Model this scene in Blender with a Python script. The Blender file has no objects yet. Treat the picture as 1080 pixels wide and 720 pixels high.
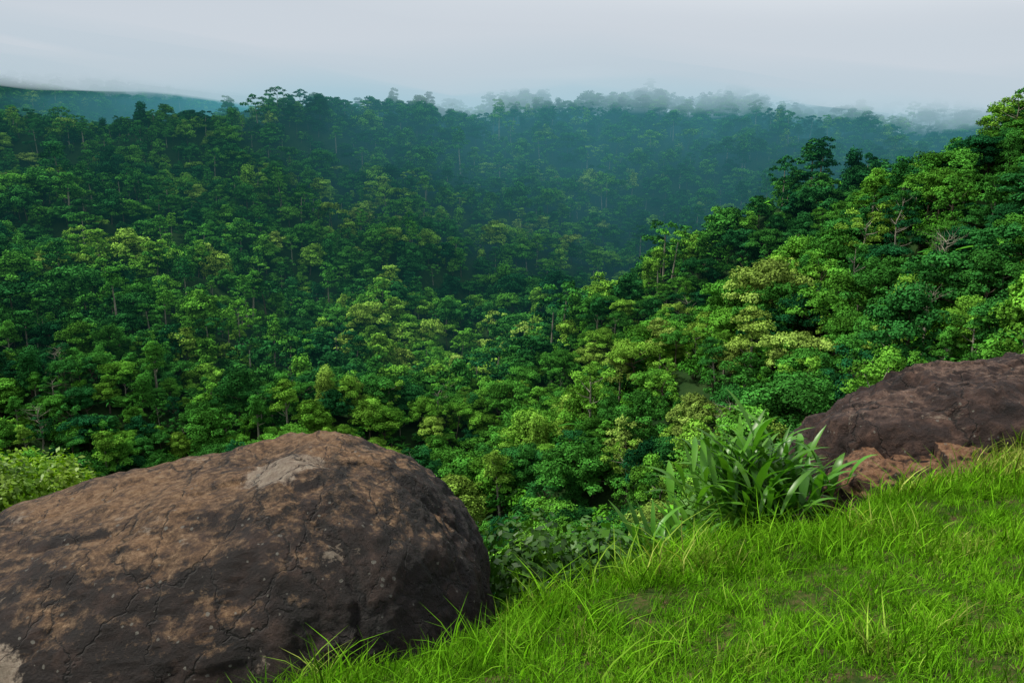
import bpy, math, random
import numpy as np
from mathutils import noise, Vector
rng = np.random.default_rng(7)
random.seed(7)
scene = bpy.context.scene
R = math.radians

# ------------------------------------------------------------------ helpers
def link(o):
    scene.collection.objects.link(o); return o

def make_mesh(name, V, F, mats=(), midx=None, tint=None, smooth=False):
    me = bpy.data.meshes.new(name)
    V = np.asarray(V, dtype=np.float32)
    me.vertices.add(len(V)); me.vertices.foreach_set('co', V.ravel())
    sizes = np.array([len(f) for f in F], dtype=np.int32) if isinstance(F, list) else np.full(len(F), F.shape[1], dtype=np.int32)
    flat = np.concatenate([np.asarray(f) for f in F]).astype(np.int32) if isinstance(F, list) else F.astype(np.int32).ravel()
    me.loops.add(len(flat)); me.loops.foreach_set('vertex_index', flat)
    me.polygons.add(len(sizes))
    st = np.concatenate([[0], np.cumsum(sizes)[:-1]]).astype(np.int32)
    me.polygons.foreach_set('loop_start', st)
    me.polygons.foreach_set('loop_total', sizes)
    for m in mats: me.materials.append(m)
    if midx is not None: me.polygons.foreach_set('material_index', np.asarray(midx, dtype=np.int32))
    if smooth: me.polygons.foreach_set('use_smooth', np.ones(len(sizes), dtype=bool))
    if tint is not None:
        a = me.attributes.new('tint', 'FLOAT', 'POINT'); a.data.foreach_set('value', np.asarray(tint, dtype=np.float32))
    me.update(calc_edges=True); me.validate()
    return me

def unit(a): return a/np.maximum(np.linalg.norm(a, axis=1, keepdims=True), 1e-9)

def leaf_quads(C, N, L, W, droop=0.25):
    n = len(C); N = unit(N)
    r = rng.normal(size=(n,3)); A = unit(np.cross(N, r)); B = np.cross(N, A)
    L = np.broadcast_to(L,(n,))[:,None]; W = np.broadcast_to(W,(n,))[:,None]
    p0 = C - A*L*.5; p2 = C + A*L*.5 - N*L*droop
    p1 = C + B*W*.5 - N*W*.15; p3 = C - B*W*.5 - N*W*.15
    V = np.stack([p0,p1,p2,p3],1).reshape(-1,3)
    F = np.arange(4*n).reshape(-1,4)
    return V, F

def tube(path, rad, sides=6):
    path = np.asarray(path,float); rad = np.asarray(rad,float)
    n=len(path); V=[];
    t = np.gradient(path,axis=0); t=unit(t)
    up = np.array([0.3,0.9,0.1]); 
    for i in range(n):
        a=np.cross(t[i],up); a/=np.linalg.norm(a)+1e-9; b=np.cross(t[i],a)
        for k in range(sides):
            th=2*math.pi*k/sides
            V.append(path[i]+rad[i]*(a*math.cos(th)+b*math.sin(th)))
    F=[]
    for i in range(n-1):
        for k in range(sides):
            k2=(k+1)%sides
            F.append([i*sides+k,i*sides+k2,(i+1)*sides+k2,(i+1)*sides+k])
    return np.array(V), np.array(F)

class Acc:
    def __init__(s): s.V=[];s.F=[];s.M=[];s.T=[];s.n=0
    def add(s,V,F,m,t):
        s.V.append(V); s.F.append(F+s.n); s.M.append(np.full(len(F),m)); s.T.append(np.broadcast_to(t,(len(V),))); s.n+=len(V)
    def mesh(s,name,mats):
        return make_mesh(name,np.concatenate(s.V),np.concatenate(s.F),mats,np.concatenate(s.M),np.concatenate(s.T))

def newmat(name):
    m=bpy.data.materials.new(name); m.use_nodes=True; nt=m.node_tree; nt.nodes.clear()
    return m,nt,nt.nodes,nt.links
def ramp(nodes, stops, interp='LINEAR'):
    r=nodes.new('ShaderNodeValToRGB'); cr=r.color_ramp; cr.interpolation=interp
    while len(cr.elements)>1: cr.elements.remove(cr.elements[-1])
    cr.elements[0].position=stops[0][0]; cr.elements[0].color=(*stops[0][1],1)
    for p,c in stops[1:]:
        e=cr.elements.new(p); e.color=(*c,1)
    return r
def math_n(nodes,links,op,a,b=None,c=None,clamp=False):
    m=nodes.new('ShaderNodeMath'); m.operation=op; m.use_clamp=clamp
    for i,v in enumerate((a,b,c)):
        if v is None: continue
        if isinstance(v,(int,float)): m.inputs[i].default_value=v
        else: links.new(v,m.inputs[i])
    return m.outputs[0]
def mixc(nodes,links,fac,a,b,blend='MIX'):
    m=nodes.new('ShaderNodeMix'); m.data_type='RGBA'; m.blend_type=blend
    for i,v in ((0,fac),(6,a),(7,b)):
        if isinstance(v,(int,float)): m.inputs[i].default_value=v
        elif isinstance(v,tuple): m.inputs[i].default_value=(*v,1)
        else: links.new(v,m.inputs[i])
    return m.outputs[2]
def noise_n(nodes,links,scale,detail=4,rough=.6,vec=None,dist=0):
    n=nodes.new('ShaderNodeTexNoise'); n.inputs['Scale'].default_value=scale; n.inputs['Detail'].default_value=detail
    n.inputs['Roughness'].default_value=rough; n.inputs['Distortion'].default_value=dist
    if vec is not None: links.new(vec,n.inputs['Vector'])
    return n

# ------------------------------------------------------------------ materials
def leaf_material(name, stops, transl=.3, rough=None, vary=0.5, inst=True):
    m,nt,nodes,links=newmat(name)
    if inst:
        sp=nodes.new('ShaderNodeAttribute'); sp.attribute_type='INSTANCER'; sp.attribute_name='spec'; src=sp.outputs['Fac']
    else:
        g=nodes.new('ShaderNodeNewGeometry'); nz=noise_n(nodes,links,2.0,2,.5,g.outputs['Position']); src=nz.outputs['Fac']
    r=ramp(nodes,stops); links.new(src,r.inputs[0])
    at=nodes.new('ShaderNodeAttribute'); at.attribute_name='tint'
    tv=math_n(nodes,links,'MULTIPLY_ADD',at.outputs['Fac'],vary*2,1-vary)
    hs=nodes.new('ShaderNodeVectorMath'); hs.operation='SCALE'; links.new(r.outputs[0],hs.inputs[0]); links.new(tv,hs.inputs['Scale'])
    col=hs.outputs[0]
    if rough is None:
        d=nodes.new('ShaderNodeBsdfDiffuse'); links.new(col,d.inputs['Color'])
    else:
        d=nodes.new('ShaderNodeBsdfPrincipled'); links.new(col,d.inputs['Base Color'])
        d.inputs['Roughness'].default_value=rough; d.inputs['Specular IOR Level'].default_value=.3
    out=d.outputs[0]
    if transl>0:
        tr=nodes.new('ShaderNodeBsdfTranslucent')
        hc=mixc(nodes,links,1.0,col,(1.3,1.5,.5),'MULTIPLY'); links.new(hc,tr.inputs['Color'])
        mx=nodes.new('ShaderNodeMixShader'); mx.inputs[0].default_value=transl
        links.new(d.outputs[0],mx.inputs[1]); links.new(tr.outputs[0],mx.inputs[2]); out=mx.outputs[0]
    o=nodes.new('ShaderNodeOutputMaterial'); links.new(out,o.inputs['Surface'])
    return m
M_leaf=leaf_material('forest_foliage',[(0,(.010,.068,.022)),(.2,(.024,.120,.024)),(.45,(.050,.190,.024)),(.65,(.092,.260,.026)),(.8,(.15,.32,.035)),(.95,(.22,.36,.055)),(1,(.21,.33,.06))],transl=0,vary=.7)
M_under=leaf_material('understorey_foliage',[(0,(.015,.08,.015)),(.5,(.045,.18,.018)),(1,(.10,.30,.02))],transl=0)
M_bush=leaf_material('bush_foliage',[(.35,(.022,.08,.010)),(.65,(.06,.16,.015))],rough=.4,inst=False)
M_bushy=leaf_material('yellow_bush_foliage',[(.35,(.10,.22,.012)),(.65,(.18,.30,.015))],rough=.45,inst=False)
M_ginger=leaf_material('ginger_leaf',[(.35,(.05,.17,.015)),(.65,(.085,.22,.02))],rough=.35,vary=.5,inst=False)
M_grass=leaf_material('grass_blade',[(0,(.045,.13,.008)),(.35,(.090,.245,.010)),(.75,(.155,.36,.015)),(1,(.27,.31,.07))],transl=.3,vary=.7)
def bark(name,c1,c2):
    m,nt,nodes,links=newmat(name)
    tc=nodes.new('ShaderNodeTexCoord'); n=noise_n(nodes,links,1.5,3,.7,tc.outputs['Object'])
    r=ramp(nodes,[(.3,c1),(.7,c2)]); links.new(n.outputs['Fac'],r.inputs[0])
    d=nodes.new('ShaderNodeBsdfDiffuse'); links.new(r.outputs[0],d.inputs['Color'])
    o=nodes.new('ShaderNodeOutputMaterial'); links.new(d.outputs[0],o.inputs['Surface']); return m
M_bark=bark('bark',(.05,.04,.03),(.13,.11,.08))
M_pale=bark('pale_bark',(.15,.14,.11),(.32,.30,.23))

# ------------------------------------------------------------------ terrain
CP=np.array([(0,25,-22),(-25,20,-24),(25,25,-15),(0,60,-46),(-40,60,-58),(38,66,-25),
(70,105,-14),(71,135,-22),(129,207,8),(102,265,-11),(66,311,-34),(40,339,-51),(9,364,-70),(-43,390,-64),
(60,400,-76),(130,380,-62),(200,330,-38),(0,474,-34),(0,560,20),(0,643,59),(150,660,62),(292,703,50),(150,540,6),(200,450,-36),
(-120,600,48),(-250,520,28),(-220,428,-9),(-147,275,-58),(-105,192,-84),(-57,184,-84),(-43,300,-80),(12,160,-62),(0,100,-60),(20,230,-70),
(50,200,-42),(85,200,-18),(-50,120,-80),(-100,100,-76),(-160,150,-74),(-250,250,-36),(-300,420,-10),(-400,600,32),(-514,837,118),
(-250,850,96),(-60,820,25),(100,850,-20),(300,900,-20),(0,740,25),(150,760,20),(-450,450,6),(300,300,28),(200,200,34),(350,500,10),(450,750,10),
(150,100,12),(100,50,0),(150,0,6),(-100,0,-22),(-200,50,-40),(0,-60,-1),(100,-60,6),(-100,-60,-8),(0,1100,0),(-500,1100,60),(500,1100,0),
(-330,690,28),(-180,700,30),(-480,700,36)],float)
P=CP[:,:2]/100; Z=CP[:,2]
def phi(d2): return 0.5*d2*np.log(np.maximum(d2,1e-12))
n=len(P); D2=((P[:,None]-P[None])**2).sum(-1)
A=np.zeros((n+3,n+3)); A[:n,:n]=phi(D2)+np.eye(n)*.02; A[:n,n]=1; A[:n,n+1:]=P; A[n,:n]=1; A[n+1:,:n]=P.T
Wt=np.linalg.solve(A,np.concatenate([Z,[0,0,0]]))
waves=[(2*math.pi/l,a,rng.uniform(0,2*math.pi),rng.uniform(0,2*math.pi)) for l,a in [(190,4.5),(140,4),(105,3.6),(80,3),(60,2.4),(47,1.8),(36,1.3),(28,1.0)]]
def smooth(a,b,x):
    t=np.clip((x-a)/(b-a),0,1); return t*t*(3-2*t)
def edge_y(x): return 4.33+0.44*x+0.012*x*x*(x>0)+.08*np.minimum(x,0)+.12*np.sin(x*1.3)+.05*np.sin(x*4.1+1)
def edge_e(x,y): return (y-edge_y(x))/1.09
def Hnear(x,y):
    e=edge_e(x,y)
    ep=np.maximum(e,0)
    drop=np.where(ep<.6, ep*ep*.5, .18+.6*(ep-.6))
    drop=drop+np.maximum(ep-4.5,0)*.45
    z=-2.23+.125*x-.10*np.minimum(y,4.33+.44*x+ep*1.0)
    return z-drop+.03*np.sin(x*2.1+y)+.02*np.sin(x*4.3-y*3.1)
def Hfar(x,y):
    sh=np.shape(x); q=np.stack([np.ravel(x),np.ravel(y)],1)/100
    out=np.zeros(len(q))
    for i in range(0,len(q),20000):
        s=q[i:i+20000]; d=((s[:,None]-P[None])**2).sum(-1)
        out[i:i+20000]=phi(d)@Wt[:n]+Wt[n]+s@Wt[n+1:]
    xx=np.ravel(x);yy=np.ravel(y)
    for k,a,th,ph in waves: out+=a*np.sin(k*(xx*math.cos(th)+yy*math.sin(th))+ph)*smooth(60,200,np.hypot(xx,yy))
    far=smooth(980,1250,np.hypot(xx,yy)); out=out*(1-far)+0*far
    return out.reshape(sh)
def H(x,y):
    x=np.asarray(x,float);y=np.asarray(y,float)
    w=smooth(16,45,np.hypot(x,y)); 
    return Hnear(np.clip(x,-60,60),np.clip(y,-60,60))*(1-w)+Hfar(x,y)*w
def grid(xs,ys,off=None):
    X,Y=np.meshgrid(xs,ys); Zz=H(X,Y)
    if off is not None: Zz=Zz+off(X,Y)
    V=np.stack([X,Y,Zz],-1).reshape(-1,3)
    nx=len(xs);ny=len(ys); i=np.arange(nx*ny).reshape(ny,nx)
    F=np.stack([i[:-1,:-1],i[:-1,1:],i[1:,1:],i[1:,:-1]],-1).reshape(-1,4)
    return V,F
def ground_mat(name,stops,scale,bumpd):
    m,nt,nodes,links=newmat(name)
    g=nodes.new('ShaderNodeNewGeometry')
    n1=noise_n(nodes,links,scale,6,.65,g.outputs['Position'])
    r=ramp(nodes,stops); links.new(n1.outputs['Fac'],r.inputs[0])
    d=nodes.new('ShaderNodeBsdfDiffuse'); links.new(r.outputs[0],d.inputs['Color'])
    b=nodes.new('ShaderNodeBump'); b.inputs['Distance'].default_value=bumpd; links.new(n1.outputs['Fac'],b.inputs['Height']); links.new(b.outputs[0],d.inputs['Normal'])
    o=nodes.new('ShaderNodeOutputMaterial'); links.new(d.outputs[0],o.inputs['Surface']); return m
M_fl=ground_mat('forest_floor',[(.3,(.010,.03,.010)),(.7,(.025,.05,.015))],.2,.6)
M_lawn=ground_mat('lawn_soil',[(.35,(.02,.045,.01)),(.5,(.04,.06,.014)),(.65,(.09,.065,.035))],14,.03)
ax=np.concatenate([np.array([-6000,-3500,-2000,-1400]),np.arange(-1000,1001,8.),np.array([1400,2000,3500,6000])])
ay=np.concatenate([np.array([-3000,-1500,-700,-300]),np.arange(-120,1250,8.),np.array([1400,2000,3500,7000])])
V,F=grid(ax,ay,lambda X,Y:-1.5*(1-smooth(14,26,np.hypot(X,Y))))
link(bpy.data.objects.new('terrain_hills',make_mesh('terrain_hills',V,F,[M_fl],smooth=True)))
V,F=grid(np.arange(-24,24.1,.12),np.arange(-8,24,.12))
link(bpy.data.objects.new('ground',make_mesh('ground',V,F,[M_lawn],smooth=True)))

# ------------------------------------------------------------------ instancing via geometry nodes
def instancer(name,pts,rots,scl,idx,objs,spec):
    col=bpy.data.collections.new(name+'_sources')
    for i,o in enumerate(objs): o.name='%s_src_%02d'%(name,i); col.objects.link(o)
    me=bpy.data.meshes.new(name); me.vertices.add(len(pts)); me.vertices.foreach_set('co',np.asarray(pts,np.float32).ravel())
    a=me.attributes.new('rot','FLOAT_VECTOR','POINT'); a.data.foreach_set('vector',np.asarray(rots,np.float32).ravel())
    a=me.attributes.new('scl','FLOAT_VECTOR','POINT'); a.data.foreach_set('vector',np.asarray(scl,np.float32).ravel())
    a=me.attributes.new('idx','INT','POINT'); a.data.foreach_set('value',np.asarray(idx,np.int32))
    a=me.attributes.new('spec','FLOAT','POINT'); a.data.foreach_set('value',np.asarray(np.clip(spec,0,1),np.float32))
    ob=link(bpy.data.objects.new(name,me))
    ng=bpy.data.node_groups.new(name+'_nodes','GeometryNodeTree')
    ng.interface.new_socket('Geometry',in_out='INPUT',socket_type='NodeSocketGeometry')
    ng.interface.new_socket('Geometry',in_out='OUTPUT',socket_type='NodeSocketGeometry')
    N=ng.nodes; L=ng.links
    gi=N.new('NodeGroupInput'); go=N.new('NodeGroupOutput'); ip=N.new('GeometryNodeInstanceOnPoints'); ci=N.new('GeometryNodeCollectionInfo')
    ci.inputs['Collection'].default_value=col; ci.inputs['Separate Children'].default_value=True; ci.inputs['Reset Children'].default_value=True
    def na(nm,t):
        q=N.new('GeometryNodeInputNamedAttribute'); q.data_type=t; q.inputs['Name'].default_value=nm; return q.outputs[0]
    L.new(gi.outputs[0],ip.inputs['Points']); L.new(ci.outputs[0],ip.inputs['Instance']); ip.inputs['Pick Instance'].default_value=True
    L.new(na('idx','INT'),ip.inputs['Instance Index']); L.new(na('rot','FLOAT_VECTOR'),ip.inputs['Rotation']); L.new(na('scl','FLOAT_VECTOR'),ip.inputs['Scale'])
    L.new(ip.outputs[0],go.inputs[0])
    md=ob.modifiers.new('instances','NODES'); md.node_group=ng
    return ob

# ------------------------------------------------------------------ trees
def lobe(acc,c,r,nl,ls,flat=.75,m=0,tint=None,low=-.35):
    u=rng.normal(size=(int(nl*1.6)+3,3)); u=unit(u); u=u[u[:,2]>low][:nl]
    k=len(u)
    rad=r*(.62+.42*rng.random(k)**.6)[:,None]
    bump=1+.18*np.sin(u[:,:1]*5+c[0]*3)+.15*np.sin(u[:,1:2]*6+c[1]*2)
    C=c+u*rad*bump*np.array([1,1,flat])
    Nn=u+rng.normal(size=(k,3))*.45+np.array([0,0,.35])
    s=ls*(.6+.8*rng.random(k))
    V,F=leaf_quads(C,Nn,s,s*.62)
    t=rng.uniform(.1,.9) if tint is None else tint
    tt=np.clip(t+rng.normal(size=k)*.14,0,1)
    acc.add(V,F,m,np.repeat(tt,4))
def tree(name,style,seed,lod=0):
    a=Acc(); rs=np.random.default_rng(seed)
    if style=='dome': Ht,Rc,crown0,nl,lr,bk=13,5.0,.40,26,1.8,1
    elif style=='tall': Ht,Rc,crown0,nl,lr,bk=18,3.8,.55,18,1.55,2
    elif style=='umbrella': Ht,Rc,crown0,nl,lr,bk=14,6.2,.72,26,1.5,1
    elif style=='column': Ht,Rc,crown0,nl,lr,bk=14,3.0,.25,18,1.5,1
    elif style=='plume': Ht,Rc,crown0,nl,lr,bk=11,4.5,.25,26,.95,1
    elif style=='wide': Ht,Rc,crown0,nl,lr,bk=12,6.5,.5,36,1.7,1
    else: Ht,Rc,crown0,nl,lr,bk=16,4.2,.5,17,1.4,2
    lean=rs.normal(size=2)*.6
    tp=[(lean[0]*t*t,lean[1]*t*t,t*Ht*.86-1.5) for t in np.linspace(0,1,5)]
    V,F=tube(tp,np.linspace(.28,.10,5)*(Ht/14),6); a.add(V,F,bk,.5)
    asym=rs.uniform(0,6.28)
    for i in range(nl):
        hh=crown0+(1-crown0)*((i+.5)/nl)
        q=(hh-crown0)/(1-crown0)
        if style=='umbrella': rr=Rc*math.sqrt(max(0,1-(q*.95)**2))*rs.uniform(.35,1); z=Ht*(crown0+.05+.2*(1-(rr/Rc)**2)+rs.uniform(-.03,.05))
        elif style=='column': rr=Rc*(1-.75*q)*rs.uniform(.3,.9); z=Ht*hh
        elif style=='open': rr=Rc*math.sqrt(max(0,1-(q*2-1)**2))*rs.uniform(.6,1.2); z=Ht*hh
        elif style=='plume': rr=Rc*(.25+.75*(1-abs(q-.5)*1.6))*rs.uniform(.3,1); z=Ht*hh
        else: rr=Rc*math.sqrt(max(.04,1-q**2))*rs.uniform(.2,.98); z=Ht*hh
        th=i*2.4+rs.uniform(-.5,.5)
        rr*=1+.25*math.cos(th-asym)
        c=np.array([rr*math.cos(th)+lean[0]*hh,rr*math.sin(th)+lean[1]*hh,z-lr*.5+rs.normal()*.4])
        r=lr*rs.uniform(.55,1.3)*(.85 if style=='open' else 1)
        fl=.62 if style not in('column','plume') else .95
        if lod==0: lobe(a,c,r,int(130*r*r),.38,fl)
        else: lobe(a,c,r,int(46*r*r),.66,fl)
        if i%2==0 and lod==0:
            z0=max(c[2]-rs.uniform(1.5,3),Ht*.3); p0=np.array([lean[0]*(z0/Ht)**2,lean[1]*(z0/Ht)**2,z0])
            mid=(p0+c)/2+np.array([0,0,-.3])
            V,F=tube([p0,mid,c],[.13,.08,.03],4); a.add(V,F,bk,.5)
    return bpy.data.objects.new(name,a.mesh(name,[M_leaf,M_bark,M_pale]))
def bare_tree(seed):
    a=Acc(); rs=np.random.default_rng(seed)
    V,F=tube([(0,0,-1),(.2,.1,5),(.1,.4,10),(.5,.3,14)],[.25,.2,.14,.05],6); a.add(V,F,2,.5)
    for i in range(14):
        z=rs.uniform(6,13); th=rs.uniform(0,6.28); L=rs.uniform(1.5,3.6); p=np.array([.15,.25,z]); e=p+np.array([math.cos(th)*L,math.sin(th)*L,L*rs.uniform(.4,1)])
        V,F=tube([p,(p+e)/2+rs.normal(size=3)*.2,e],[.09,.06,.02],4); a.add(V,F,2,.5)
        for j in range(3):
            e2=e+rs.normal(size=3)*np.array([.8,.8,.4])+np.array([0,0,.7]); V,F=tube([(p+e)/2,e2],[.04,.012],3); a.add(V,F,2,.5)
        if i%3==0: lobe(a,e,.6,14,.3)
    return bpy.data.objects.new('b',a.mesh('b',[M_leaf,M_bark,M_pale]))
styles=['dome','dome','dome','tall','tall','umbrella','column','open','open','wide','plume','plume','wide']
near_t=[tree('t%d'%i,s,50+i) for i,s in enumerate(styles)]+[bare_tree(99)]
far_t=[tree('q%d'%i,s,50+i,1) for i,s in enumerate(styles)]
def clump(name,seed,mats,Rr=2.2,nl=8,ls=.38,m=0,k=1.):
    a=Acc(); rs=np.random.default_rng(seed)
    for i in range(nl):
        th=rs.uniform(0,6.28); rr=Rr*math.sqrt(rs.random())*.8
        c=np.array([rr*math.cos(th),rr*math.sin(th),rs.uniform(.3,1.4)*Rr*.7])
        r=Rr*rs.uniform(.3,.55); lobe(a,c,r,int(k*90*r*r/(ls/.38)**2),ls,.9)
        V,F=tube([(c[0]*.1,c[1]*.1,-.5),c*.6,c],[.05*Rr/2,.03*Rr/2,.012*Rr/2],5); a.add(V,F,1,.5)
    return bpy.data.objects.new(name,a.mesh(name,mats))
unders=[clump('u%d'%i,200+i,[M_under,M_bark]) for i in range(4)]
def frond_plant(seed,nf=9,L=3.2,w=.5):
    a=Acc(); rs=np.random.default_rng(seed)
    for i in range(nf):
        th=i*2.4+rs.uniform(-.3,.3); el=rs.uniform(.5,1.3); V=[];K=7
        for k in range(K):
            t=k/(K-1); r=L*t*math.cos(el)*(1+.3*t); z=2.2+L*t*math.sin(el)-L*.55*t*t
            ww=w*math.sin(math.pi*min(1,t*.93+.07))**.7
            px=-math.sin(th)*ww;py=math.cos(th)*ww
            V+= [(r*math.cos(th)+px,r*math.sin(th)+py,z-.12),(r*math.cos(th),r*math.sin(th),z),(r*math.cos(th)-px,r*math.sin(th)-py,z-.12)]
        F=[]
        for k in range(K-1):
            b=k*3; F+=[[b,b+1,b+4,b+3],[b+1,b+2,b+5,b+4]]
        a.add(np.array(V),np.array(F),0,rs.uniform(.4,1))
    V,F=tube([(0,0,-.6),(0,0,1),(0,0,2.3)],[.22,.17,.1],6); a.add(V,F,1,.5)
    return bpy.data.objects.new('f',a.mesh('f',[M_under,M_bark]))
unders+= [frond_plant(301),frond_plant(302,12,2.6,.16)]
fine_shrubs=[clump('v%d'%i,240+i,[M_under,M_bark],2.2,12,.16) for i in range(3)]

def jitter_grid(x0,x1,y0,y1,s):
    xs=np.arange(x0,x1,s);ys=np.arange(y0,y1,s); X,Y=np.meshgrid(xs,ys)
    X=X+rng.uniform(-.5,.5,X.shape)*s;Y=Y+rng.uniform(-.5,.5,Y.shape)*s
    return X.ravel(),Y.ravel()
def spec_of(X,Y,sc=.016):
    pn=np.array([noise.noise(Vector((a*sc,b*sc,5)))+.5*noise.noise(Vector((a*sc*3,b*sc*3,8))) for a,b in zip(X,Y)])
    return .44+.40*pn+rng.normal(size=len(X))*.23
tw=[0,0,1,2,9,3,5,6,7,8,10,11,12,2,9,4,12,10,1,9]
def forest(name,X,Y,objs,extra=1.0,bare=False):
    keep=(np.abs(X)<.76*Y+40)&~((Y>690)&(X>-120)); X=X[keep];Y=Y[keep]
    keep=np.hypot(X,Y)>66; X=X[keep];Y=Y[keep]
    m=len(X); pick=np.array(tw)[rng.integers(0,len(tw),m)]
    if bare: pick[rng.random(m)<.012]=13
    s=rng.choice([.45,.58,.72,.88,1.05,1.3],m,p=[.15,.21,.24,.22,.14,.04])*rng.uniform(.9,1.1,m)*extra*(.78+.22*smooth(60,160,Y))
    sp=spec_of(X,Y)
    tl=rng.normal(size=(m,2))*.05
    instancer(name,np.stack([X,Y,H(X,Y)-.3],1),np.stack([tl[:,0],tl[:,1],rng.uniform(0,6.28,m)],1),np.stack([s*rng.uniform(.88,1.25,m),s*rng.uniform(.88,1.25,m),s*rng.uniform(.8,1.08,m)],1),pick,objs,sp)
    return m
X1,Y1=jitter_grid(-300,300,34,270,5.6)
n1=forest('forest_trees',X1,Y1,near_t,1.0,True)
X2,Y2=jitter_grid(-760,760,270,930,7.0)
n2=forest('distant_forest',X2,Y2,far_t,1.2)
X,Y=jitter_grid(-260,260,50,300,5.4); keep=(np.abs(X)<.76*Y+20); X=X[keep];Y=Y[keep]; m=len(X)
s=rng.uniform(.6,1.6,m)
instancer('forest_understorey',np.stack([X,Y,H(X,Y)],1),np.stack([0*X,0*X,rng.uniform(0,6.28,m)],1),np.stack([s,s,s],1),np.array([0,1,2,3,0,1,2,3,4,5])[rng.integers(0,10,m)],unders,rng.random(m))
X,Y=jitter_grid(-60,60,14,66,2.7); keep=(np.abs(X)<.76*Y+14)&(edge_e(X,Y)>8); X=X[keep];Y=Y[keep]; m=len(X)
s=rng.uniform(.45,1.1,m)*(.5+.5*smooth(14,50,np.hypot(X,Y)))
instancer('hillside_shrubs',np.stack([X,Y,H(X,Y)],1),np.stack([0*X,0*X,rng.uniform(0,6.28,m)],1),np.stack([s,s,s],1),rng.integers(0,3,m),fine_shrubs,rng.random(m)*.8)
print('trees',n1,n2,m)

# ------------------------------------------------------------------ grass
def tuft(seed,nb,h,spread,w):
    rs=np.random.default_rng(seed); V=[];F=[];T=[]
    for i in range(nb):
        x,y=rs.normal(size=2)*spread; th=rs.uniform(0,6.28); hh=h*rs.uniform(.4,1.3); bend=hh*rs.uniform(.15,1.1); t0=rs.uniform(.0,1)
        dx,dy=math.cos(th),math.sin(th); px,py=-dy,dx; b=len(V); K=4
        for k in range(K):
            t=k/(K-1); ww=w*(1-t)**.7*.5 if k<K-1 else 0
            cx=x+dx*bend*t*t; cy=y+dy*bend*t*t; cz=hh*t*(1-.25*t*(bend/hh))-.01
            if k<K-1: V+=[(cx+px*ww,cy+py*ww,cz),(cx-px*ww,cy-py*ww,cz)]; T+=[t0,t0]
            else: V.append((cx,cy,cz)); T.append(t0)
        for k in range(K-2): F.append([b+2*k,b+2*k+1,b+2*k+3,b+2*k+2])
        F.append([b+2*(K-2),b+2*(K-2)+1,b+2*(K-1)])
    return bpy.data.objects.new('g',make_mesh('g',V,F,[M_grass],tint=T))
tufts=[tuft(i,14,.068,.03,.0056) for i in range(5)]+[tuft(20+i,9,.17,.035,.0075) for i in range(3)]
m=80000
X=rng.uniform(-3.5,8.5,m);Y=rng.uniform(1.2,10,m)
e=edge_e(X,Y); keep=(e<.55)&(np.abs(X)<.8*Y+.8)
X=X[keep];Y=Y[keep];e=e[keep]; m=len(X)
pn=np.array([noise.noise(Vector((a*1.2,b*1.2,3))) for a,b in zip(X,Y)])
pn2=np.array([noise.noise(Vector((a*3.3,b*3.3,9))) for a,b in zip(X,Y)])
keep=rng.random(m)<1.0-.8*np.clip(-pn2-.5*pn,0,1)
X=X[keep];Y=Y[keep];e=e[keep];pn=pn[keep];pn2=pn2[keep]; m=len(X)
pick=rng.integers(0,5,m); long=(rng.random(m)<np.where(e>-.35,.18,.07)); pick[long]=rng.integers(5,8,long.sum())
s=rng.uniform(.55,1.25,m)*(1+.75*pn+.7*pn2)*(1+.25*smooth(-.8,.2,e))
spg=.5+.48*pn+.38*pn2+rng.normal(size=m)*.14
dry=smooth(1.3,.3,np.hypot((X-4.6)/1.1,(Y-6.45)/.4)); spg=spg+.5*dry
instancer('grass',np.stack([X,Y,H(X,Y)],1),np.stack([rng.normal(size=m)*.22,rng.normal(size=m)*.22,rng.uniform(0,6.28,m)],1),np.stack([s,s,s],1),pick,tufts,spg)

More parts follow.
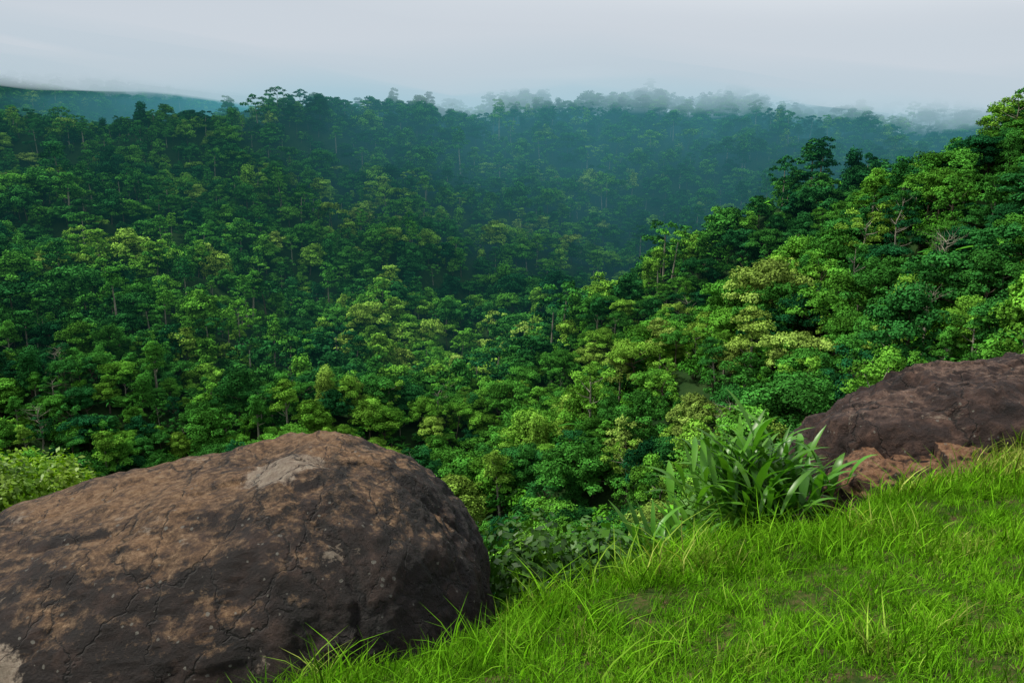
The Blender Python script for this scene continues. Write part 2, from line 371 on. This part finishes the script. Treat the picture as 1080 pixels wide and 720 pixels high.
# ------------------------------------------------------------------ rocks
def rock_mat(name,tanpos,tancols,dark,cx=None,patches=()):
    m,nt,nodes,links=newmat(name)
    g=nodes.new('ShaderNodeNewGeometry')
    po=g.outputs['Position']
    big=noise_n(nodes,links,.9,6,.65,po); fine=noise_n(nodes,links,14,8,.8,po); mid=noise_n(nodes,links,4,7,.7,po); grit=noise_n(nodes,links,55,4,.7,po)
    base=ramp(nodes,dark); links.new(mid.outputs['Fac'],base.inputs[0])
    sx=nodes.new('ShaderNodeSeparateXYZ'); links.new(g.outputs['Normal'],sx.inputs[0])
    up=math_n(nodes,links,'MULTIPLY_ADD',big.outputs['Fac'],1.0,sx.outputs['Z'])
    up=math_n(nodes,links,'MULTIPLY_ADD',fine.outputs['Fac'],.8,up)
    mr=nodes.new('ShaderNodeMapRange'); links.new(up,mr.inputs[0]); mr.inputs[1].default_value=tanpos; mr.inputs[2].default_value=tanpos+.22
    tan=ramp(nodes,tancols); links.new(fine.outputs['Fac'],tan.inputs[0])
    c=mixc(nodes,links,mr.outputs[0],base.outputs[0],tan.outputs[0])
    ln=noise_n(nodes,links,1.7,9,.74,po,.4); lr=ramp(nodes,[(.61,(0,0,0)),(.65,(1,1,1))]); links.new(ln.outputs['Fac'],lr.inputs[0])
    lf=math_n(nodes,links,'MULTIPLY',lr.outputs[0],.7)
    for (px,py,pz,pr) in patches:
        vd=nodes.new('ShaderNodeVectorMath'); vd.operation='DISTANCE'; links.new(po,vd.inputs[0]); vd.inputs[1].default_value=(px,py,pz)
        q=math_n(nodes,links,'MULTIPLY_ADD',math_n(nodes,links,'SUBTRACT',mid.outputs['Fac'],.5),-2.2*pr,vd.outputs['Value'])
        q=math_n(nodes,links,'MULTIPLY_ADD',math_n(nodes,links,'SUBTRACT',fine.outputs['Fac'],.5),-1.6*pr,q)
        mp2=nodes.new('ShaderNodeMapRange'); links.new(q,mp2.inputs[0]); mp2.inputs[1].default_value=pr; mp2.inputs[2].default_value=.75*pr; mp2.inputs[3].default_value=0; mp2.inputs[4].default_value=.9
        lf=math_n(nodes,links,'MAXIMUM',lf,mp2.outputs[0])
    pale=ramp(nodes,[(.35,(.24,.17,.12)),(.6,(.52,.43,.33))]); links.new(fine.outputs['Fac'],pale.inputs[0])
    c=mixc(nodes,links,lf,c,pale.outputs[0])
    vo=nodes.new('ShaderNodeTexVoronoi'); vo.inputs['Scale'].default_value=11; links.new(po,vo.inputs['Vector'])
    vn=math_n(nodes,links,'MULTIPLY_ADD',mid.outputs['Fac'],-.55,vo.outputs['Distance'])
    vn=math_n(nodes,links,'MULTIPLY_ADD',fine.outputs['Fac'],.5,vn)
    sp=math_n(nodes,links,'LESS_THAN',vn,.08)
    c=mixc(nodes,links,math_n(nodes,links,'MULTIPLY',sp,.65),c,(.28,.27,.23))
    wv=nodes.new('ShaderNodeVectorMath'); wv.operation='MULTIPLY_ADD'; links.new(big.outputs['Color'],wv.inputs[0]); wv.inputs[1].default_value=(.7,.7,.7); links.new(po,wv.inputs[2])
    mp=nodes.new('ShaderNodeMapping'); mp.inputs['Scale'].default_value=(1.9,.8,.75); mp.inputs['Rotation'].default_value=(0,.5,.3); links.new(wv.outputs[0],mp.inputs[0])
    vc=nodes.new('ShaderNodeTexVoronoi'); vc.feature='DISTANCE_TO_EDGE'; vc.inputs['Scale'].default_value=1.1; links.new(mp.outputs[0],vc.inputs['Vector'])
    dist=vc.outputs['Distance']
    wdt=math_n(nodes,links,'MAXIMUM',math_n(nodes,links,'MULTIPLY_ADD',ln.outputs['Fac'],.10,-.036),.003)
    cr=nodes.new('ShaderNodeMapRange'); links.new(dist,cr.inputs[0]); cr.inputs[1].default_value=0.0; links.new(wdt,cr.inputs[2])
    crk=cr.outputs[0]
    if cx is not None:
        ps=nodes.new('ShaderNodeSeparateXYZ'); links.new(wv.outputs[0],ps.inputs[0])
        def groove(sock,freq,ph):
            f=math_n(nodes,links,'FRACT',math_n(nodes,links,'MULTIPLY_ADD',sock,freq,ph))
            return math_n(nodes,links,'MULTIPLY',math_n(nodes,links,'ABSOLUTE',math_n(nodes,links,'SUBTRACT',f,.5)),1/freq)
        bow=math_n(nodes,links,'MULTIPLY_ADD',math_n(nodes,links,'POWER',math_n(nodes,links,'ABSOLUTE',math_n(nodes,links,'ADD',ps.outputs['Z'],3.2)),2.),.35,ps.outputs['X'])
        g1=groove(bow,2.9,.3); g2=groove(math_n(nodes,links,'MULTIPLY_ADD',ps.outputs['X'],.25,ps.outputs['Z']),2.3,.1)
        gg=math_n(nodes,links,'MINIMUM',g1,math_n(nodes,links,'ADD',g2,.007))
        p2=nodes.new('ShaderNodeSeparateXYZ'); links.new(po,p2.inputs[0])
        far=nodes.new('ShaderNodeMapRange'); links.new(p2.outputs['X'],far.inputs[0]); far.inputs[1].default_value=cx+.1; far.inputs[2].default_value=cx-.6; far.inputs[3].default_value=0; far.inputs[4].default_value=.3
        gg=math_n(nodes,links,'ADD',gg,far.outputs[0])
        gw=nodes.new('ShaderNodeMapRange'); links.new(gg,gw.inputs[0]); gw.inputs[1].default_value=.002; links.new(math_n(nodes,links,'MULTIPLY_ADD',mid.outputs['Fac'],.12,-.018),gw.inputs[2])
        crk=math_n(nodes,links,'MINIMUM',crk,gw.outputs[0])
    c=mixc(nodes,links,crk,mixc(nodes,links,.85,c,(.006,.005,.004)),c)
    d=nodes.new('ShaderNodeBsdfPrincipled'); links.new(c,d.inputs['Base Color']); d.inputs['Roughness'].default_value=.75; d.inputs['Specular IOR Level'].default_value=.35
    hsum=math_n(nodes,links,'MULTIPLY_ADD',mid.outputs['Fac'],1.0,math_n(nodes,links,'MULTIPLY',fine.outputs['Fac'],.95))
    hsum=math_n(nodes,links,'MULTIPLY_ADD',grit.outputs['Fac'],.16,hsum)
    hsum=math_n(nodes,links,'MULTIPLY_ADD',crk,.5,hsum)
    b=nodes.new('ShaderNodeBump'); b.inputs['Distance'].default_value=.17; b.inputs['Strength'].default_value=1; links.new(hsum,b.inputs['Height']); links.new(b.outputs[0],d.inputs['Normal'])
    o=nodes.new('ShaderNodeOutputMaterial'); links.new(d.outputs[0],o.inputs['Surface']); return m
def rock(name,c,rot,p,mat,seed,shape,amp=.08,sub=7,strata=0,joint=.4):
    import bmesh
    bm=bmesh.new(); bmesh.ops.create_icosphere(bm,subdivisions=sub,radius=1)
    off=Vector((seed*7.1,seed*3.3,seed))
    cr,sr=math.cos(rot),math.sin(rot)
    for v in bm.verts:
        q=v.co
        k=(abs(q.x)**p+abs(q.y)**p+abs(q.z)**p)**(-1/p)
        x,y,z=shape(q*k)
        w=Vector((x,y,z))
        a=noise.fractal(w*.55+off,.9,2.1,2)*amp+noise.fractal(w*2.2+off,.7,2.1,6)*amp*.42
        dcell=noise.voronoi(w*.75+off+noise.noise_vector(w*.6)*.6)[0]
        a-=max(0,.07-(dcell[1]-dcell[0]))*joint
        if strata:
            t=(z-.35*x+.25*noise.noise(w*.9+off))*strata; f=t-math.floor(t); a+=(.09*min(1,f*2.)**.6-.05)
        n0=q.normalized()
        x,y,z=x+n0.x*a*1.5,y+n0.y*a*1.5,z+n0.z*a*1.5
        v.co=(c[0]+x*cr-y*sr,c[1]+x*sr+y*cr,c[2]+z)
    me=bpy.data.meshes.new(name); bm.to_mesh(me); bm.free()
    me.polygons.foreach_set('use_smooth',np.ones(len(me.polygons),bool)); me.materials.append(mat)
    return link(bpy.data.objects.new(name,me))
M_rock=rock_mat('boulder_stone',1.71,[(.35,(.11,.055,.027)),(.5,(.27,.15,.07)),(.68,(.46,.31,.18))],[(.3,(.006,.0045,.004)),(.5,(.020,.012,.010)),(.7,(.08,.046,.034))],cx=-1.5,patches=[(-1.75,5.75,-2.05,.32),(-3.15,4.35,-2.95,.24),(-1.0,4.6,-3.4,.10)])
M_rock2=rock_mat('outcrop_stone',1.80,[(.35,(.09,.055,.04)),(.5,(.21,.125,.09)),(.68,(.36,.24,.17))],[(.3,(.010,.007,.007)),(.5,(.045,.025,.02)),(.7,(.16,.09,.065))])
M_rock3=rock_mat('rusty_ledge_stone',1.48,[(.35,(.17,.075,.035)),(.5,(.32,.16,.08)),(.68,(.46,.29,.18))],[(.3,(.010,.007,.006)),(.5,(.045,.024,.017)),(.7,(.15,.075,.045))])
def sh1(w):
    x=w.x*(1.5 if w.x>0 else 4.2); z=w.z*(1.35 if w.z>0 else 2.0)
    if x<0: z+=.15*x
    return x,w.y*(1.9),z
rock('boulder',(-1.70,6.05,-3.40),R(3),2.25,M_rock,3,sh1,joint=.28)
def sh2(w):
    x=w.x*(2.1 if w.x<0 else 3.5); z=w.z*(1.05 if w.z>0 else 1.6)
    return x,w.y*1.45,z+.14*x-.06*max(0,x)**1.3
outc=rock('rock_outcrop',(5.25,8.3,-2.87),R(8),2.3,M_rock2,9,sh2,sub=7,strata=2.2,amp=.15)
def sh3(w):
    x=w.x*1.2; z=w.z*(.40 if w.z>0 else 1.0)
    return x,w.y*.8,z+.13*x
led=rock('ledge',(4.15,7.12,-2.80),R(20),2.2,M_rock3,14,sh3,sub=7,strata=4.5,amp=.13)
led.parent=outc

# ------------------------------------------------------------------ near plants
def place(ob,loc,s=1,rz=0):
    ob.location=loc; ob.scale=(s,s,s); ob.rotation_euler=(0,0,rz); link(ob); return ob
place(clump('shrub',401,[M_bush,M_bark],.75,16,.085),(.4,7.6,-4.3),1.1)
place(clump('shrub.001',402,[M_bush,M_bark],.7,14,.08),(1.25,7.9,-4.35),.9,1)
place(clump('shrub.002',403,[M_bushy,M_bark],.8,18,.075),(-7.4,11.6,-5.2),1.15)
place(clump('shrub.003',404,[M_bush,M_bark],.8,16,.10),(2.9,9.6,-4.3),1.0,2)
def ginger(name,seed,ns,h,spread):
    a=Acc(); rs=np.random.default_rng(seed)
    for i in range(ns):
        th=rs.uniform(0,6.28); out=rs.uniform(.05,1)**.7; hh=h*rs.uniform(.6,1.1)*(1-.25*out)
        bx,by=rs.normal(size=2)*.12
        d=np.array([math.cos(th),math.sin(th),0])
        path=[np.array([bx,by,-.1])+d*spread*out*t*t+np.array([0,0,hh*t*(1-.2*out*t)+.0]) for t in np.linspace(0,.8,6)]
        V,F=tube(path,np.linspace(.011,.004,6),5); a.add(V,F,0,.6)
        path=np.array(path); nlf=rs.integers(6,9); side=rs.uniform(0,6.28)
        for j in range(nlf):
            t=.25+.75*j/(nlf-1); i0=min(4,int(t*5)); fr=t*5-i0; base=path[i0]*(1-fr)+path[i0+1]*fr
            an=side+(j%2)*math.pi+rs.uniform(-.35,.35)
            o=np.array([math.cos(an),math.sin(an),0])+d*.45*out; o/=np.linalg.norm(o)
            L=rs.uniform(.40,.62)*(1.1-.3*abs(t-.6)); el=rs.uniform(.75,1.25)+.25*t; W=rs.uniform(.020,.034); K=7; V=[]
            s2=np.array([-o[1],o[0],0])
            dr=rs.uniform(.15,.55)
            for k in range(K):
                q=k/(K-1); pos=base+o*L*(math.cos(el)*q+.25*q*q)+np.array([0,0,L*(math.sin(el)*q-dr*q*q)])
                ww=W*math.sin(math.pi*(q*.92+.08))**.8 if k<K-1 else .001
                V+=[pos+s2*ww+np.array([0,0,.3*ww]),pos,pos-s2*ww+np.array([0,0,.3*ww])]
            F=[]
            for k in range(K-1):
                b=k*3; F+=[[b,b+1,b+4,b+3],[b+1,b+2,b+5,b+4]]
            a.add(np.array(V),np.array(F),0,rs.uniform(.1,1))
    return bpy.data.objects.new(name,a.mesh(name,[M_ginger]))
place(ginger('ginger_plant',5,50,1.2,1.0),(2.28,7.0,-3.25),1.2)
place(ginger('ginger_plant.001',6,10,.7,.6),(1.45,6.5,-3.4),1)

# ------------------------------------------------------------------ haze and cloud volumes, bright by their own emission
def glow_vol_mat(name,dens,col):
    m,nt,nodes,links=newmat(name)
    ab=nodes.new('ShaderNodeVolumeAbsorption'); ab.inputs['Color'].default_value=(0,0,0,1); ab.inputs['Density'].default_value=dens
    em=nodes.new('ShaderNodeEmission'); em.inputs['Color'].default_value=(*col,1); em.inputs['Strength'].default_value=dens  # emission stands in for daylight scattered by the mist and cloud
    ad=nodes.new('ShaderNodeAddShader'); links.new(ab.outputs[0],ad.inputs[0]); links.new(em.outputs[0],ad.inputs[1])
    o=nodes.new('ShaderNodeOutputMaterial'); links.new(ad.outputs[0],o.inputs['Volume']); return m
def cloud_layer(name,x0,x1,y0,y1,basef,thick,mat,nx=40,ny=30,rise=.02,yshift=None):
    xs=np.linspace(x0,x1,nx);ys=np.linspace(y0,y1,ny); X,Y=np.meshgrid(xs,ys); B=basef(X,Y); Y0=Y
    if yshift is not None: Y=Y+yshift(X)
    Vb=np.stack([X,Y,B],-1).reshape(-1,3); Vt=np.stack([X,Y,B+thick+rise*(Y0-y0)],-1).reshape(-1,3)
    i=np.arange(nx*ny).reshape(ny,nx); k=nx*ny
    Fb=np.stack([i[:-1,:-1],i[1:,:-1],i[1:,1:],i[:-1,1:]],-1).reshape(-1,4)
    Ft=np.stack([i[:-1,:-1],i[:-1,1:],i[1:,1:],i[1:,:-1]],-1).reshape(-1,4)+k
    def side(a): return np.stack([a[:-1],a[1:],a[1:]+k,a[:-1]+k],-1)
    F=np.concatenate([Fb,Ft,side(i[0]),side(i[:,-1]),side(i[-1][::-1]),side(i[::-1,0])])
    return link(bpy.data.objects.new(name,make_mesh(name,np.concatenate([Vb,Vt]),F,[mat])))
def basef(b,amp,sd):
    def f(X,Y):
        z=b-.085*np.minimum(X+60,0)-.07*np.maximum(X-100,0)
        for l,a,th,ph in [(260,1,.6+sd,1+sd),(170,.8,2.1+sd,2.2),(110,.5,1.2-sd,.3),(80,.35,2.9,sd*2)]:
            z=z+amp*a*np.sin(2*math.pi/l*(X*math.cos(th)+Y*math.sin(th))+ph)
        return z
    return f
lo=lambda X,Y:np.full_like(X,-140.)
cloud_layer('mist',-1500,1500,230,1700,lo,300,glow_vol_mat('mist_air',.00026,(.08,.38,.40)),2,2)
M_m=glow_vol_mat('valley_mist',.00078,(.15,.54,.70))
for j,yy in enumerate([425,490,550,605]):
    cloud_layer('mist.%03d'%(j+1),-1400,900+j*30,yy,1500+j*20,lo,222+j*3,M_m,24,2,0,yshift=lambda X,j=j:.75*np.maximum(0,-X-60-12*j)+8*np.sin(X/47+j))
cloud_layer('cloud',-1650,1650,410,1850,basef(58,4,1),50,glow_vol_mat('cloud_mid',.010,(.54,.62,.70)))
cloud_layer('cloud.001',-1700,1700,425,1900,basef(73,4,2),46,glow_vol_mat('cloud_high',.026,(.68,.70,.76)),rise=.015)  # cloud glow also stands in for daylight coming through to the slope
def puff(name,c,r,dens,col):
    import bmesh
    bm=bmesh.new(); bmesh.ops.create_icosphere(bm,subdivisions=4,radius=1)
    for v in bm.verts:
        k=1+.16*noise.noise(v.co*1.7+Vector(c)*.1); v.co=(c[0]+v.co.x*r[0]*k,c[1]+v.co.y*r[1]*k,c[2]+v.co.z*r[2]*k)
    me=bpy.data.meshes.new(name); bm.to_mesh(me); bm.free(); me.materials.append(glow_vol_mat(name+'_vol',dens,col)); return link(bpy.data.objects.new(name,me))
puff('cloud.002',(130,470,134),(300,110,46),.008,(1.1,1.1,1.12))  # added puff, its strong emission paints the cloud's bright centre
puff('cloud.003',(470,540,110),(200,120,50),.005,(.36,.37,.46))  # added puff with dimmer emission, greys the right of the cloud
puff('cloud.004',(-480,560,190),(360,150,90),.0034,(.20,.27,.36))  # added puff with dim emission, darkens the left of the cloud

# ------------------------------------------------------------------ light
sun_el,sun_az=R(56),R(-80)
w=bpy.data.worlds.new('World'); scene.world=w; w.use_nodes=True; nt=w.node_tree; nt.nodes.clear()
sky=nt.nodes.new('ShaderNodeTexSky'); sky.sky_type='NISHITA'; sky.sun_disc=False; sky.sun_elevation=sun_el; sky.sun_rotation=sun_az
mx=mixc(nt.nodes,nt.links,.8,sky.outputs[0],(7.2,7.3,7.6))
bg=nt.nodes.new('ShaderNodeBackground'); bg.inputs['Strength'].default_value=.13; nt.links.new(mx,bg.inputs['Color'])
ow=nt.nodes.new('ShaderNodeOutputWorld'); nt.links.new(bg.outputs[0],ow.inputs['Surface'])
sd=bpy.data.lights.new('sun','SUN'); sd.energy=5.0; sd.angle=R(8); sd.color=(1,.95,.82)
so=link(bpy.data.objects.new('sun',sd))
dirv=Vector((math.sin(sun_az)*math.cos(sun_el),math.cos(sun_az)*math.cos(sun_el),math.sin(sun_el)))
so.rotation_euler=dirv.to_track_quat('Z','Y').to_euler(); so.location=dirv*100
scene.view_settings.view_transform='Standard'; scene.view_settings.look='None'; scene.view_settings.exposure=0

cam=bpy.data.cameras.new('camera'); cam.lens=28; cam.sensor_width=36; cam.clip_end=20000; cam.clip_start=.1
co=link(bpy.data.objects.new('camera',cam)); co.location=(0,0,0); co.rotation_euler=(R(90-10.8),0,0)
scene.camera=co
